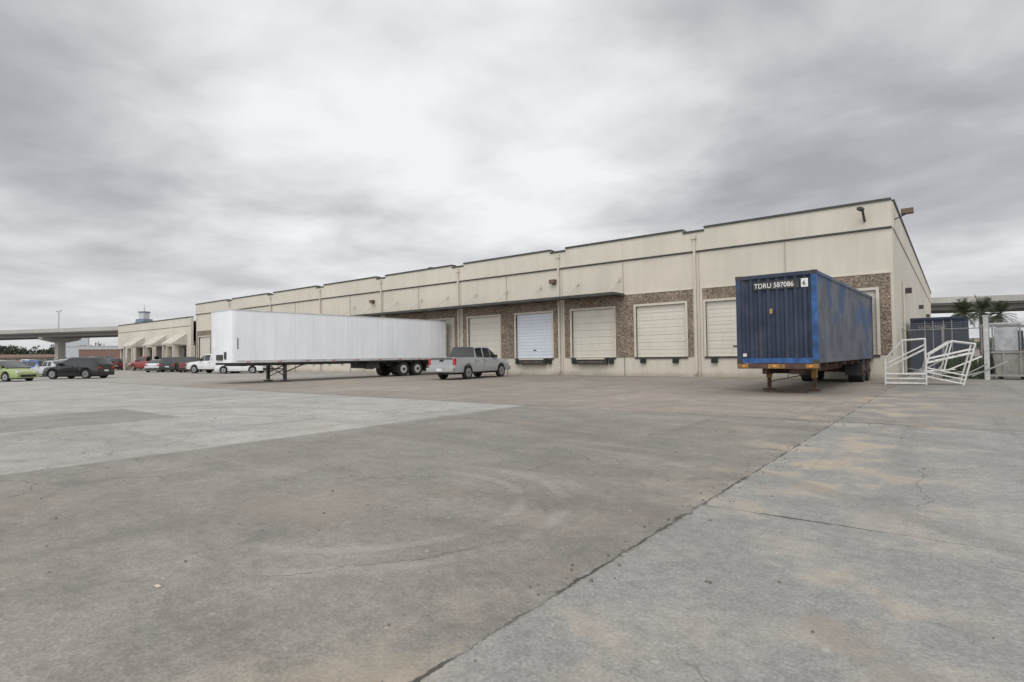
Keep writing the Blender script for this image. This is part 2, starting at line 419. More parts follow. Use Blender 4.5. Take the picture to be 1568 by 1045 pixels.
for ax in (-78.2,-84.5,-92):
    hwA=1.7
    O.extr([(D-2.3,3.3),(D-2.3,3.5),(D-.6,4.7),(D-.6,4.5)],'x',ax-hwA,ax+hwA,aw)
    for s_ in (-1,1): O.extr([(D-2.3,3.3),(D-.6,3.3),(D-.6,4.5)],'x',ax+s_*(hwA+.03)-.02,ax+s_*(hwA+.03)+.02,aw)
    for s_ in (-1.5,1.5): O.box(ax+s_-.1,ax+s_+.1,D-2.2,D-2.0,0,3.3,creamtrim)
O.obj('awnings',of)

# ------------------------------------------------------------------ vehicles
tire=mat('tire_rubber',(.022,.021,.02),.85,var=.3,scale=8)
rim=mat('alloy_rim',(.45,.45,.46),.35,metal=.7)
redl=mat('red_tail_light',(.45,.02,.015),.3); headl=mat('headlight_glass',(.7,.7,.7),.15); chrome=mat('chrome',(.6,.6,.6),.2,metal=1.)
blk=mat('black_plastic',(.025,.025,.027),.5); amber=mat('amber_marker',(.7,.28,.03),.35); yell=mat('faded_yellow',(.40,.27,.08),.6)
_paint={}
def paint(n,c):
    if n not in _paint:
        m=mat('car_paint_'+n,c,.28,var=.05,scale=1.5); m.node_tree.nodes['Principled BSDF'].inputs['Coat Weight'].default_value=.5
        _paint[n]=m
    return _paint[n]
def wheel(b,x,y,r,wd,side,hubr=.6,rm=None):
    b.cyl((x,y-wd/2,r),(x,y+wd/2,r),r,tire,20)
    o=y+side*wd/2
    b.cyl((x,o-side*.01,r),(x,o+side*.012,r),r*hubr,rm or rim,16)
    b.cyl((x,o,r),(x,o+side*.02,r),r*hubr*.28,blk,8)
    for k in range(5):
        a=2*math.pi*(k+.5)/5
        b.cyl((x+math.cos(a)*r*hubr*.62,o,r+math.sin(a)*r*hubr*.62),(x+math.cos(a)*r*hubr*.62,o+side*.016,r+math.sin(a)*r*hubr*.62),r*hubr*.17,blk,6)
def interp(pts,x):
    if x<=pts[0][0]: return pts[0][1]
    for (a,b),(c_,d) in zip(pts,pts[1:]):
        if x<=c_: return b+(d-b)*(x-a)/(c_-a+1e-9)
    return pts[-1][1]
def car(name,kind,pm,loc,head):
    S_={'sedan':dict(L=4.7,W=1.8,H=1.45,r=.33,top=[(-2.35,.78),(-2.25,.98),(-1.6,1.02),(-.2,.96),(.9,.95),(1.9,.80),(2.25,.70),(2.35,.5)],g=[-1.75,-1.0,.15,1.05],belt=.95),
        'hatch':dict(L=4.1,W=1.74,H=1.5,r=.32,top=[(-2.05,.8),(-1.98,1.0),(-1.0,1.0),(.9,.96),(1.7,.82),(1.98,.66),(2.05,.5)],g=[-1.98,-1.5,.25,1.15],belt=.97),
        'suv':dict(L=4.7,W=1.88,H=1.7,r=.37,top=[(-2.35,.85),(-2.28,1.1),(-1.0,1.1),(.95,1.05),(1.95,.93),(2.27,.78),(2.35,.55)],g=[-2.25,-1.75,.15,1.15],belt=1.06),
        'pickup':dict(L=5.85,W=2.0,H=1.92,r=.40,top=[(-2.92,1.28),(1.1,1.26),(1.4,1.22),(2.6,1.12),(2.85,1.0),(2.92,.7)],g=[-1.05,-.85,.75,1.5],belt=1.24)}[kind]
    L,Wd,Hh,r=S_['L'],S_['W'],S_['H'],S_['r']; hw=Wd/2; R_=r+.07
    xf=L/2-(.95 if kind!='pickup' else 1.0); xr=-L/2+(.95 if kind!='pickup' else 1.25)
    zc=.24 if kind!='pickup' else .42
    st=set([-L/2,-L/2+.05,L/2-.05,L/2-.02,L/2])
    st|=set(p_[0] for p_ in S_['top']); st|=set([i*.4-2.4 for i in range(13) if abs(i*.4-2.4)<L/2])
    for xw in (xf,xr):
        for k in range(13): st.add(xw+R_*math.cos(math.pi*k/12)*.999)
        st.add(xw+R_+.002); st.add(xw-R_-.002)
    bed=None
    if kind=='pickup':
        bed=(-L/2+.09,-1.15); st|=set([bed[0]-.002,bed[0]+.002,bed[1]-.002,bed[1]+.002])
    secs=[]
    for x in sorted(st):
        zt=interp(S_['top'],x); zb=zc
        for xw in (xf,xr):
            d=abs(x-xw)
            if d<R_: zb=max(zb,r+math.sqrt(R_*R_-d*d))
        e_=abs(x)/(L/2); w_=hw*(1-.13*max(0,e_-.72)**2/.078 if kind!='pickup' else 1-.05*max(0,e_-.85)/.15)
        zb=min(zb,zt-.12)
        h=zt-zb
        if bed and bed[0]<=x<=bed[1]:
            up=[(w_*.97,zt),(w_*.97-.07,zt),(w_*.97-.08,.8),(0,.8)]
        elif bed and x<0:
            up=[(w_*.97,zt),(w_*.97-.07,zt),(w_*.97-.08,zt),(0,zt)]
        else:
            up=[(w_*.95,zt-.05),(w_*.86,zt-.005),(w_*.6,zt+.01),(0,zt+.02)]
        secs.append((x,[(0,zb),(w_*.95,zb),(w_,zb+.2*h),(w_*.995,zb+.6*h)]+up))
    b=B()
    b.loft(secs,lambda i,j: blk if j==0 else pm, pm)
    g0,g1,g2,g3=S_['g']; bz=S_['belt']; wb=hw*.93
    if kind=='pickup': pil=[-.05]
    elif kind=='suv': pil=[-1.15,-.3]
    elif kind=='hatch': pil=[-.35]
    else: pil=[-.45]
    xs=[g0,g1,g1+.07]
    for q in pil: xs+= [q-.05,q+.05]
    xs+=[g2-.04,g2,g3]
    typ=[]
    for a,b2 in zip(xs,xs[1:]):
        if b2<=g1+1e-6: typ.append('r')
        elif a>=g2-1e-6: typ.append('f')
        elif b2-a<.12: typ.append('p')
        else: typ.append('g')
    gs=[]
    for x in xs:
        zr=Hh if g1<=x<=g2 else bz+.0
        if g1<=x<=g2: zr=Hh-.04*((x-(g1+g2)/2)/((g2-g1)/2))**2
        wr=wb-(zr-bz)*.26
        hh=zr-bz
        gs.append((x,[(0,bz-.05),(wb,bz-.05),(wb,bz),(wr+.02,bz+hh*.88),(wr-.06,zr),(0,zr+.02*(hh>0))]))
    def gm(i,j):
        ty=typ[i]
        if j==2: return glass if ty in('g','f') else pm
        if j>=3: return glass if ty in ('f','r') else pm
        return pm
    b.loft(gs,gm,glass)
    for x in (xf,xr):
        for s_ in (-1,1): wheel(b,x,s_*(hw-.13),r,.22,s_,.64)
    for s_ in (-1,1):
        y0=s_*hw*.80
        if kind=='pickup':
            b.box(-L/2-.015,-L/2+.12,min(y0,s_*hw*.955),max(y0,s_*hw*.955),.85,1.22,redl)
            b.box(L/2-.25,L/2-.0,min(s_*hw*.6,s_*hw*.96),max(s_*hw*.6,s_*hw*.96),.85,1.05,headl)
        else:
            b.box(-L/2-.012,-L/2+.1,min(s_*hw*.55,s_*hw*.84),max(s_*hw*.55,s_*hw*.84),.76,.9,redl)
            b.box(L/2-.16,L/2-.01,min(s_*hw*.45,s_*hw*.84),max(s_*hw*.45,s_*hw*.84),.6,.72,headl)
        b.box(g3-.55,g3-.35,min(s_*hw*.98,s_*(hw+.17)),max(s_*hw*.98,s_*(hw+.17)),bz,bz+.17,pm if kind!='pickup' else blk)
        for q in (pil[-1]-.9,pil[-1]+.0):
            b.box(q-.006,q+.006,min(s_*hw*.9,s_*(hw+.003)),max(s_*hw*.9,s_*(hw+.003)),zc+.2,bz-.08,blk)
            b.box(q+.1,q+.28,min(s_*hw*.9,s_*(hw+.02)),max(s_*hw*.9,s_*(hw+.02)),bz-.2,bz-.17,chrome if kind=='pickup' else blk)
    if kind=='pickup':
        b.box(-L/2-.22,-L/2-.02,-hw*.96,hw*.96,.48,.70,chrome); b.box(-L/2-.235,-L/2-.221,-.18,.18,.52,.66,headl)
        b.box(-L/2-.02,-L/2-.004,-.14,.14,1.05,1.15,blk); b.box(L/2-.02,L/2+.14,-hw*.96,hw*.96,.45,.68,chrome)
        b.box(L/2-.02,L/2+.03,-hw*.55,hw*.55,.75,1.02,blk); b.box(-L/2+.3,L/2-.3,-.6,.6,.3,.5,blk)
        b.box(-L/2-.03,-L/2-.006,-hw*.78,hw*.78,1.18,1.24,blk)
    else:
        b.box(-L/2-.03,-L/2+.1,-hw*.82,hw*.82,.28,.48,blk); b.box(-L/2-.012,-L/2,-.2,.2,.56,.68,headl)
        b.box(L/2-.08,L/2+.02,-hw*.6,hw*.6,.3,.48,blk)
        b.box(-L/2+.3,L/2-.3,-.5,.5,.16,.3,blk)
    return b.obj(name,None,loc,head,smooth=.55,merge=True)
silver=paint('silver',(.38,.39,.40)); black=paint('black',(.012,.013,.016)); green=paint('green',(.30,.37,.14)); blue=paint('blue',(.03,.12,.42))
wht=paint('white',(.7,.71,.71)); red=paint('red',(.28,.02,.02)); maroon=paint('maroon',(.13,.02,.025)); lsil=paint('light_silver',(.5,.51,.53))
def P(px,dep):
    u=px-784; return (dep*(-532+.787*u)/862,dep*(678+.617*u)/862,0)
RD=math.radians
car('pickup_truck','pickup',silver,(-23.35,25.7,0),RD(97))
car('black_suv','suv',black,P(121,44.7),RD(213))
car('green_hatchback','hatch',green,P(10,40.5),RD(25))
car('blue_car','hatch',blue,P(50,54),RD(205))
car('silver_sedan','sedan',lsil,P(82,52),RD(200))
for i,(px,dep,kd,pm,hd,nm_) in enumerate([(20,66,'sedan',lsil,200,'silver_sedan'),(42,72,'suv',wht,195,'white_suv'),(5,76,'sedan',silver,205,'silver_sedan'),
    (64,80,'sedan',lsil,190,'silver_sedan'),(100,78,'suv',lsil,200,'silver_suv'),(150,82,'pickup',black,185,'black_pickup_truck'),(174,84,'suv',maroon,170,'maroon_suv'),(228,76,'pickup',red,190,'red_pickup_truck'),
    (246,66,'sedan',lsil,140,'silver_sedan'),(268,66,'suv',black,140,'black_suv'),(293,63,'suv',maroon,150,'maroon_suv'),
    (333,56,'pickup',wht,200,'white_pickup_truck'),(372,54,'sedan',wht,215,'white_sedan'),(130,100,'suv',wht,180,'white_suv'),(30,95,'suv',red,200,'red_suv')]):
    car(nm_,kd,pm,P(px,dep),RD(hd))

# ------------------------------------------------------------------ semi trailer (white)
tp=mat('white_trailer_skin',(.79,.81,.83),.35,var=.03,scale=.6,streak=.05)
seam=mat('trailer_seam',(.62,.64,.65),.45,var=.05)
rail=mat('aluminium_rail',(.58,.58,.58),.45,metal=.3)
b=B()
L=16.3; hw=1.3; z0=1.16; z1=4.0
b.extr([(-hw,.25),(-hw+.08,.08),(-hw+.25,0),(hw-.25,0),(hw-.08,.08),(hw,.25),(hw,L),(-hw,L)],'z',z0,z1,tp)
b.extr([(-hw-.02,.25),(-hw+.07,.07),(-hw+.24,-.02),(hw-.24,-.02),(hw-.07,.07),(hw+.02,.25),(hw+.02,L),(-hw-.02,L)],'z',z1,z1+.06,rail)
for s_ in (-1,1):
    b.box(min(s_*hw,s_*(hw+.03)),max(s_*hw,s_*(hw+.03)),.26,L,z0-.02,z0+.13,rail)
    k=1.3
    while k<L-.3:
        b.box(min(s_*hw,s_*(hw+.003)),max(s_*hw,s_*(hw+.003)),k-.008,k+.008,z0+.13,z1,seam); k+=1.22
    k=.8
    while k<L: b.box(min(s_*hw,s_*(hw+.04)),max(s_*hw,s_*(hw+.04)),k,k+.25,z0+.02,z0+.06,redl); k+=1.8
    b.box(min(s_*hw,s_*(hw+.004)),max(s_*hw,s_*(hw+.004)),.32,.38,1.9,2.5,darkm)
    b.box(min(s_*hw,s_*(hw+.05)),max(s_*hw,s_*(hw+.05)),L-.12,L,z0-.02,z1,rail)
b.box(-hw+.1,hw-.1,.3,L-.1,z0-.12,z0-.001,darkm)
for s_ in (-.45,.45): b.box(s_-.06,s_+.06,11.2,L-.2,z0-.45,z0-.12,darkm)
k=.8
while k<L: b.box(-hw+.05,hw-.05,k,k+.1,z0-.2,z0-.121,darkm); k+=1.2
for s_ in (-.95,.95):
    b.box(s_-.08,s_+.08,3.2,3.36,.1,z0-.12,darkm); b.box(s_-.2,s_+.2,3.1,3.46,.0,.08,darkm)
    b.bar((s_,3.3,.55),(s_,4.5,z0-.15),.06,.06,darkm)
b.bar((-.95,3.28,.75),(.95,3.28,.75),.06,.06,darkm); b.bar((-.95,3.28,.25),(.95,3.28,.75),.04,.04,darkm); b.bar((-.95,3.28,1.0),(.95,3.28,.3),.04,.04,darkm)
for y_ in (12.1,13.4):
    b.cyl((-1,y_,.5),(1,y_,.5),.08,darkm)
    for s_ in (-1,1):
        o=s_*.95
        b.cyl((o-.28,y_,.5),(o+.28,y_,.5),.5,tire,24)
        b.cyl((o+s_*.27,y_,.5),(o+s_*.292,y_,.5),.29,rail,16); b.cyl((o+s_*.28,y_,.5),(o+s_*.36,y_,.5),.1,darkm,10)
for s_ in (-1,1): b.box(s_*.95-.3,s_*.95+.3,14.3,14.32,.3,z0-.1,blk)
b.box(-.9,.9,9.2,10.2,.62,z0-.13,darkm); b.cyl((-1.1,10.6,.8),(-.3,10.6,.8),.28,darkm)
b.box(-1.25,1.25,L-.15,L,.45,.57,redl)
b.box(-.9,-.3,-.012,0,2.0,2.5,tp); b.box(-.35,.35,-.06,0,1.3,1.6,darkm); b.box(.55,.75,-.05,0,1.35,1.75,darkm)
tr=b.obj('semi_trailer',None,(-31.85,14.5,0),RD(0),smooth=.5)

# ------------------------------------------------------------------ blue container on chassis
cb,t,p=base_mat('blue_container_paint')
tc=t.new('ShaderNodeTexCoord').outputs['Object']
n=t.noise(tc,1.2,5,.6)
c=t.mix(t.sm(n,.35,.65),(.018,.028,.055),(.034,.048,.082))
c=t.mix(t.sm(t.noise(t.mapping(tc,(4,1,.3)),1.5,5,.65),.58,.72,0,.6),c,(.12,.075,.055))
c=t.mix(t.sm(t.noise(t.mapping(tc,(2,1,.6),(5,0,2)),2.1,5,.7),.6,.7,0,.5),c,(.03,.10,.26))
t.link(c,p.inputs['Base Color']); p.inputs['Roughness'].default_value=.6
cs,t,p=base_mat('faded_container_side')
tc=t.new('ShaderNodeTexCoord').outputs['Object']
n=t.noise(tc,.8,5,.6)
c=t.mix(t.sm(n,.35,.65),(.07,.080,.10),(.125,.135,.155))
c=t.mix(t.sm(t.noise(t.mapping(tc,(1,4,.25)),1.3,5,.65),.57,.74,0,.6),c,(.15,.10,.075))
c=t.mix(t.sm(t.noise(t.mapping(tc,(1,1,1),(3,9,4)),.55,3,.5),.53,.60,0,.6),c,(.03,.08,.20))
t.link(c,p.inputs['Base Color']); p.inputs['Roughness'].default_value=.6
bb=mat('blue_frame_paint',(.025,.10,.28),.5,var=.4,scale=3,streak=.25)
b=B(); CW=1.22; CL=11.75; z0=.98; z1=3.87
def corr(axis,fixed,out,a0,a1,pitch,dep,za,zb,m):
    pts=[];a=a0
    while a<a1-pitch*.5:
        pts+= [(a,0),(a+pitch*.3,0),(a+pitch*.5,-dep),(a+pitch*.8,-dep)]; a+=pitch
    pts.append((a1,0))
    for (p_,d1),(q_,d2) in zip(pts,pts[1:]):
        if axis=='x': b.quad((p_,fixed+out*d1,za),(q_,fixed+out*d2,za),(q_,fixed+out*d2,zb),(p_,fixed+out*d1,zb),m)
        else: b.quad((fixed+out*d1,p_,za),(fixed+out*d2,q_,za),(fixed+out*d2,q_,zb),(fixed+out*d1,p_,zb),m)
corr('x',.03,-1,-CW+.16,CW-.16,.27,.06,z0+.16,z1-.12,cb)
for s_ in (-1,1): corr('y',s_*(CW-.02),s_,.16,CL-.16,.28,.045,z0+.15,z1-.1,cs)
for s_ in (-1,1):
    xa,xb=sorted((s_*CW,s_*(CW-.16)))
    b.box(xa,xb,0,.16,z0+.001,z1,bb if s_==1 else cb); b.box(xa,xb,CL-.16,CL,z0,z1,cs)
    xa,xb=sorted((s_*CW,s_*(CW-.08)))
    b.box(xa,xb,.16,CL-.16,z1-.1,z1,cs); b.box(xa,xb,.16,CL-.16,z0,z0+.15,cs)
    for yy in (-.005,CL-.17):
        for zz_ in (z0-.012,z1-.11): 
            xa,xb=sorted((s_*(CW+.008),s_*(CW-.17))); b.box(xa,xb,yy,yy+.18,zz_,zz_+.12,darkm)
b.box(-CW+.16,CW-.16,.0,.1,z1-.12,z1,cb); b.box(-CW+.16,CW-.16,0,.1,z0,z0+.16,bb)
b.box(-CW+.08,CW-.08,.1,CL-.1,z1-.06,z1-.03,cs); b.box(-CW+.08,CW-.08,.1,CL-.02,z0+.02,z0+.14,darkm)
b.box(-CW+.16,CW-.16,CL-.06,CL-.01,z0+.1,z1-.05,cs)
b.box(-.15,-.07,-.045,-.034,2.58,2.74,yell)
b.box(-CW+.2,-CW+.32,-.034,-.03,1.2,1.3,headl)
rust=mat('rusty_chassis',(.09,.05,.035),.8,var=.35,scale=4); cy=mat('chassis_yellow_brown',(.28,.16,.05),.7,var=.4,scale=5)
for s_ in (-.42,.42): b.box(s_-.07,s_+.07,.2,CL-.2,.62,z0-.16,rust)
b.box(-CW,CW,.0,.22,z0-.18,z0-.013,rust); b.box(-CW,-CW+.35,-.02,-.001,z0-.16,z0-.03,cy); b.box(CW-.35,CW,-.02,-.001,z0-.16,z0-.03,cy); b.box(-.25,.25,-.02,-.001,z0-.17,z0-.03,cy)
for s_ in (-1.0,-.05,1.0): b.box(s_-.05,s_+.05,-.03,-.021,z0-.13,z0-.06,amber)
k=1.5
while k<CL: b.box(-CW+.05,CW-.05,k,k+.12,z0-.15,z0-.013,rust); k+=1.6
for s_ in (-.72,.72):
    b.box(s_-.08,s_+.08,1.75,1.92,.45,z0-.15,cy); b.box(s_-.055,s_+.055,1.78,1.89,.05,.5,rust); b.box(s_-.17,s_+.17,1.66,2.0,0.005,.06,rust)
    b.bar((s_,1.9,.55),(s_*.6,3.0,.8),.05,.05,rust)
b.bar((-.72,1.84,.62),(.72,1.84,.62),.07,.07,rust); b.bar((-.72,1.84,.3),(.72,1.84,.62),.03,.03,rust)
for y_ in (8.9,10.2):
    b.cyl((-1,y_,.5),(1,y_,.5),.08,rust)
    for s_ in (-1,1):
        o=s_*.92
        b.cyl((o-.27,y_,.5),(o+.27,y_,.5),.5,tire,24); b.cyl((o+s_*.26,y_,.5),(o+s_*.285,y_,.5),.28,rust,16); b.cyl((o+s_*.27,y_,.5),(o+s_*.34,y_,.5),.1,darkm,10)
for s_ in (-1,1): b.box(s_*.9-.3,s_*.9+.3,8.15,8.17,.3,.85,blk)
ct=b.obj('shipping_container_trailer',None,(-4.5,19.5,0),RD(-1.6))
def text(s_,size,loc,parent,m,name,rot=(math.pi/2,0,0),ext=.001):
    cu=bpy.data.curves.new(name,'FONT'); cu.body=s_; cu.size=size; cu.extrude=ext; cu.offset=.002
    o=bpy.data.objects.new(name,cu); sc.collection.objects.link(o); cu.materials.append(m); o.parent=parent; o.location=loc; o.rotation_euler=rot
    return o
plate=B(); plate.box(-.66,.72,.018,.028,z1-.50,z1-.23,darkm); plate.box(.78,.98,.018,.028,z1-.50,z1-.23,white); plate.obj('serial_plate',ct)
tx=text('TDRU 587086',.22,(-.63,.012,z1-.445),ct,white,'serial_number'); tx.scale=(.92,1,1)
text('6',.19,(.82,.012,z1-.435),ct,darkm,'check_digit')

pb=B(); pb.box(-5.0,-3.75,20.0,20.35,.004,.03,rust); pb.obj('steel_plate')
lb=B(); lb.box(-3.80,-3.745,1.34,1.365,.003,.007,mat('paper_litter',(.5,.42,.34),.8)); lb.obj('paper_litter')
gm_=mat('gravel',(.16,.15,.13),.9,var=.4,scale=30)
b=B(); rn=random.Random(11)
for i in range(420):
    d=rn.uniform(2,22); a=rn.uniform(-.85,.85)+math.radians(128.1)
    x_,y_=math.cos(a)*d,math.sin(a)*d
    if rn.random()<.4: x_=-1.8+rn.gauss(0,.12); y_=rn.uniform(2.5,13)
    s_=rn.uniform(.004,.014)
    b.cyl((x_,y_,0),(x_+rn.uniform(-.3,.3)*s_,y_,s_),s_,gm_,5,s_*.5)
b.obj('gravel')

# ------------------------------------------------------------------ white steel stair frames
gal=mat('white_tube_paint',(.66,.65,.62),.5,var=.12,scale=6)
def rack(name,loc,rz,tilt,Lx,lift=0.,hs=1.):
    b=B(); b.M=Matrix.Translation((0,0,lift))@Matrix.Rotation(tilt,4,'Y')@Matrix.Diagonal((1,1,hs,1)); r=.032
    Dp=.75
    for y_ in (0,Dp):
        b.cyl((0,y_,.05),(Lx,y_,.05),r,gal,8); b.cyl((0,y_,.42),(Lx,y_,.42),r,gal,8); b.cyl((0,y_,.24),(Lx,y_,.24),r*.8,gal,8)
        b.cyl((0,y_,.0),(0,y_,1.0),r,gal,8); b.cyl((Lx,y_,0),(Lx,y_,1.8),r,gal,8)
        b.cyl((0,y_,1.0),(Lx*.45,y_,1.75),r,gal,8); b.cyl((Lx*.45,y_,1.75),(Lx,y_,1.8),r,gal,8)
        b.cyl((0,y_,.62),(Lx,y_,1.4),r,gal,8); b.cyl((0,y_,.8),(Lx,y_,1.58),r*.8,gal,8); b.cyl((Lx*.45,y_,.42),(Lx*.45,y_,1.75),r*.8,gal,8)
    for x_,z_ in ((0,.05),(Lx,.05),(0,.42),(Lx,.42),(0,1.0),(Lx*.45,1.75),(Lx,1.8),(Lx,1.4)): b.cyl((x_,0,z_),(x_,Dp,z_),r,gal,8)
    for k in range(1,5): b.bar((Lx*k/5,0,.06+.0),(Lx*k/5,Dp,.06),.06,.02,gal)
    for k in range(1,4): b.bar((Lx*k/4,0,.62+.78*k/4),(Lx*k/4,Dp,.62+.78*k/4),.16,.02,gal)
    return b.obj(name,None,loc,rz,smooth=.7)
rack('steel_stair_frame',(-2.15,26.5,0),RD(3),0,1.3,0,.98)
rack('steel_stair_frame',(-.95,26.6,.0),RD(8),RD(14),1.25,.30,.88)

# ------------------------------------------------------------------ storage yard on the right
dblue=mat('dark_blue_container',(.02,.03,.06),.6,var=.25,scale=2); sgr=mat('grey_galvanised',(.28,.28,.27),.5,metal=.3,var=.15); lb_=mat('faded_lettering',(.3,.27,.28),.7)
b=B(); x0,x1,y0,y1=-1.85,.6,38,44
a=x0+.1
while a<x1-.15:
    b.box(a,a+.1,y0-.0,y0+.05,.15,2.95,dblue); b.box(a+.1,a+.2,y0+.05,y0+.07,.15,2.95,dblue); a+=.2
b.box(x0,x1,y0+.07,y1,.1,3.0,dblue)
for q in (x0,x1-.1): b.box(q,q+.1,y0-.02,y0+.069,.1,3.05,dblue)
b.box(x0,x1,y0-.03,y0+.068,2.951,3.08,dblue); b.box(x0,x1,y0-.03,y0+.068,0.02,.149,dblue)
for q in (-1.2,-.85,-.4,-.05): b.cyl((q,y0-.06,.2),(q,y0-.06,2.9),.025,sgr,6)
sc2=b.obj('storage_container')
text('CLHU 4508',.24,(-1.5,y0-.07,2.5),sc2,lb_,'container_lettering')
def chain(name,xa,xb,yy,h,posts):
    b=B(); 
    for q in posts: b.cyl((q,yy,0),(q,yy,h+.1),.04,sgr,8)
    b.cyl((xa,yy,h),(xb,yy,h),.025,sgr,6)
    s_=.11; n=int((xb-xa+h)/s_)
    for i in range(n):
        c0=xa-h+i*s_
        for d in (1,-1):
            ta=max(0,xa-c0); tb=min(h,xb-c0)
            if tb<=ta: continue
            f=(lambda t_:(c0+t_,yy,t_)) if d==1 else (lambda t_:(c0+t_,yy,h-t_))
            b.bar(f(ta),f(tb),.007,.007,sgr)
    for k in range(3): b.cyl((xa,yy-.08*k,h+.1+.09*k),(xb,yy-.08*k,h+.1+.09*k),.008,sgr,4)
    return b.obj(name)
chain('chain_link_fence',-2.0,1.0,33.2,2.3,(-1.9,-.4,1.0))
chain('chain_link_fence',1.25,14,34.6,2.4,(1.3,3.1,6,9,12,14))
gpost=mat('weathered_white_post',(.48,.48,.46),.6,var=.15,scale=5,streak=.2)
b=B()
for q in (1.12,2.75): b.box(q-.09,q+.09,31.9,32.06,0,2.75,gpost); b.box(q-.12,q+.12,31.87,32.09,2.75,2.8,gpost)
b.box(1.21,2.66,31.95,32.01,2.4,2.46,gpost); b.box(1.21,2.66,31.95,32.01,.15,.23,sgr)
b.obj('yard_gate')
b=B()
b.box(1.45,2.25,33.4,33.55,1.25,2.3,mat('off_white_panel',(.42,.43,.44),.7,var=.2)); b.box(1.37,1.42,33.35,33.6,0,2.4,sgr); b.box(2.3,2.35,33.35,33.6,0,2.4,sgr); b.box(1.37,2.35,33.35,33.6,2.4,2.46,sgr)
b.obj('leaning_panel_rack')
tanm=mat('tan_bin',(.25,.235,.21),.7,var=.2); gbox=mat('grey_steel_box',(.20,.21,.22),.6,var=.2,scale=2,streak=.2)
b=B()
b.extr([(1.45,.15),(2.5,.15),(2.62,1.15),(1.33,1.15)],'y',32.4,33.0,tanm); b.box(1.28,2.66,32.35,33.05,1.15,1.23,sgr)
for q in (1.7,2.25): b.box(q-.04,q+.04,32.36,32.399,.15,1.15,sgr)
for q in (1.6,2.35): b.cyl((q,32.45,.08),(q,32.95,.08),.08,rubber,10)
b.obj('steel_bin')
b=B()
b.box(2.95,5.6,32.3,33.3,.12,1.35,gbox); b.box(2.9,5.65,32.25,33.35,1.35,1.43,sgr)
for k in range(9): b.box(3.05+k*.29,3.13+k*.29,32.26,32.299,.2,1.3,gbox)
for q in (3.0,5.5): b.box(q-.05,q+.05,32.3,33.3,0,.119,darkm)
b.box(3.2,4.4,32.5,33.1,1.431,1.9,tanm)
b.obj('equipment_box')
b=B()
for k in range(7):
    x_=1.1+k*.55; b.box(x_,x_+.45,36+.2*k%1,37.2,.1,1.3+.45*((k*7)%3),darkm if k%2 else dblue)
    b.cyl((x_+.2,35.9,0),(x_+.2,35.9,2.6),.03,sgr,6)
b.bar((1.0,35.8,2.5),(5,35.8,2.2),.08,.1,sgr); b.bar((1.0,35.8,1.1),(5,35.8,1.5),.08,.1,brownl)
b.obj('stored_equipment')
b=B(); rn=random.Random(5)
for k in range(12):
    x_=rn.uniform(-1.6,.6); b.cyl((x_,29+rn.uniform(0,1.5),.06+rn.uniform(0,.5)),(x_+rn.uniform(.4,1.2),30+rn.uniform(0,1.2),.1+rn.uniform(.1,1.0)),.03,sgr if k%3 else gal,7)
b.obj('scrap_pipes')
leafm=mat('palm_leaf',(.05,.07,.032),.6,var=.4,scale=3); barkm=mat('palm_bark',(.12,.095,.07),.9,var=.3,scale=8,bump=.5)
b=B()
for i in range(420):
    x_=random.uniform(-.4,1.2);y_=33.0+random.uniform(-.5,.5);h=random.uniform(.2,1.0);a=random.uniform(0,6.28)
    b.quad((x_,y_,0),(x_+.04,y_,0),(x_+.04+math.cos(a)*.2,y_+math.sin(a)*.2,h),(x_+math.cos(a)*.2,y_+math.sin(a)*.2,h),leafm)
b.obj('weeds')
def palm(loc,h,R_,seed):
    rn=random.Random(seed); b=B()
    b.cyl((0,0,0),(0,0,h),.22,barkm,10,.17)
    for k in range(int(h/.25)): b.cyl((0,0,k*.25),(0,0,k*.25+.1),.25-.04*k*.25/h,barkm,9,.2)
    top=Vector((0,0,h))
    for i in range(60):
        az=rn.uniform(0,6.283); el=rn.uniform(-.8,1.35); Lf=R_*rn.uniform(.75,1.1)
        d=Vector((math.cos(az)*math.cos(el),math.sin(az)*math.cos(el),math.sin(el)))
        pts=[top+d*Lf*s_+Vector((0,0,-.35*Lf*s_*s_*math.cos(el))) for s_ in [k/7 for k in range(8)]]
        for a_,b2 in zip(pts,pts[1:]): b.bar(a_,b2,.025,.025,leafm)
        for k in range(2,7):
            for sub in (0,.5):
                o=pts[k].lerp(pts[min(7,k+1)],sub); dr=(pts[min(7,k+1)]-pts[k]).normalized() if k<7 else d
                sd_=dr.cross(Vector((0,0,1))).normalized()
                for s_ in (-1,1):
                    tip=o+(sd_*s_*.8+dr*.6).normalized()*Lf*.33*(1-.35*k/7)+Vector((0,0,-.12*rn.random()))
                    b.add([o,o+dr*.07,tip],[(0,1,2)],leafm)
    b.obj('palm_tree',None,loc)
palm((.75,62,0),4.4,1.4,1); palm((2.0,64,0),4.6,1.5,2); palm((3.1,62,0),4.2,1.35,3)

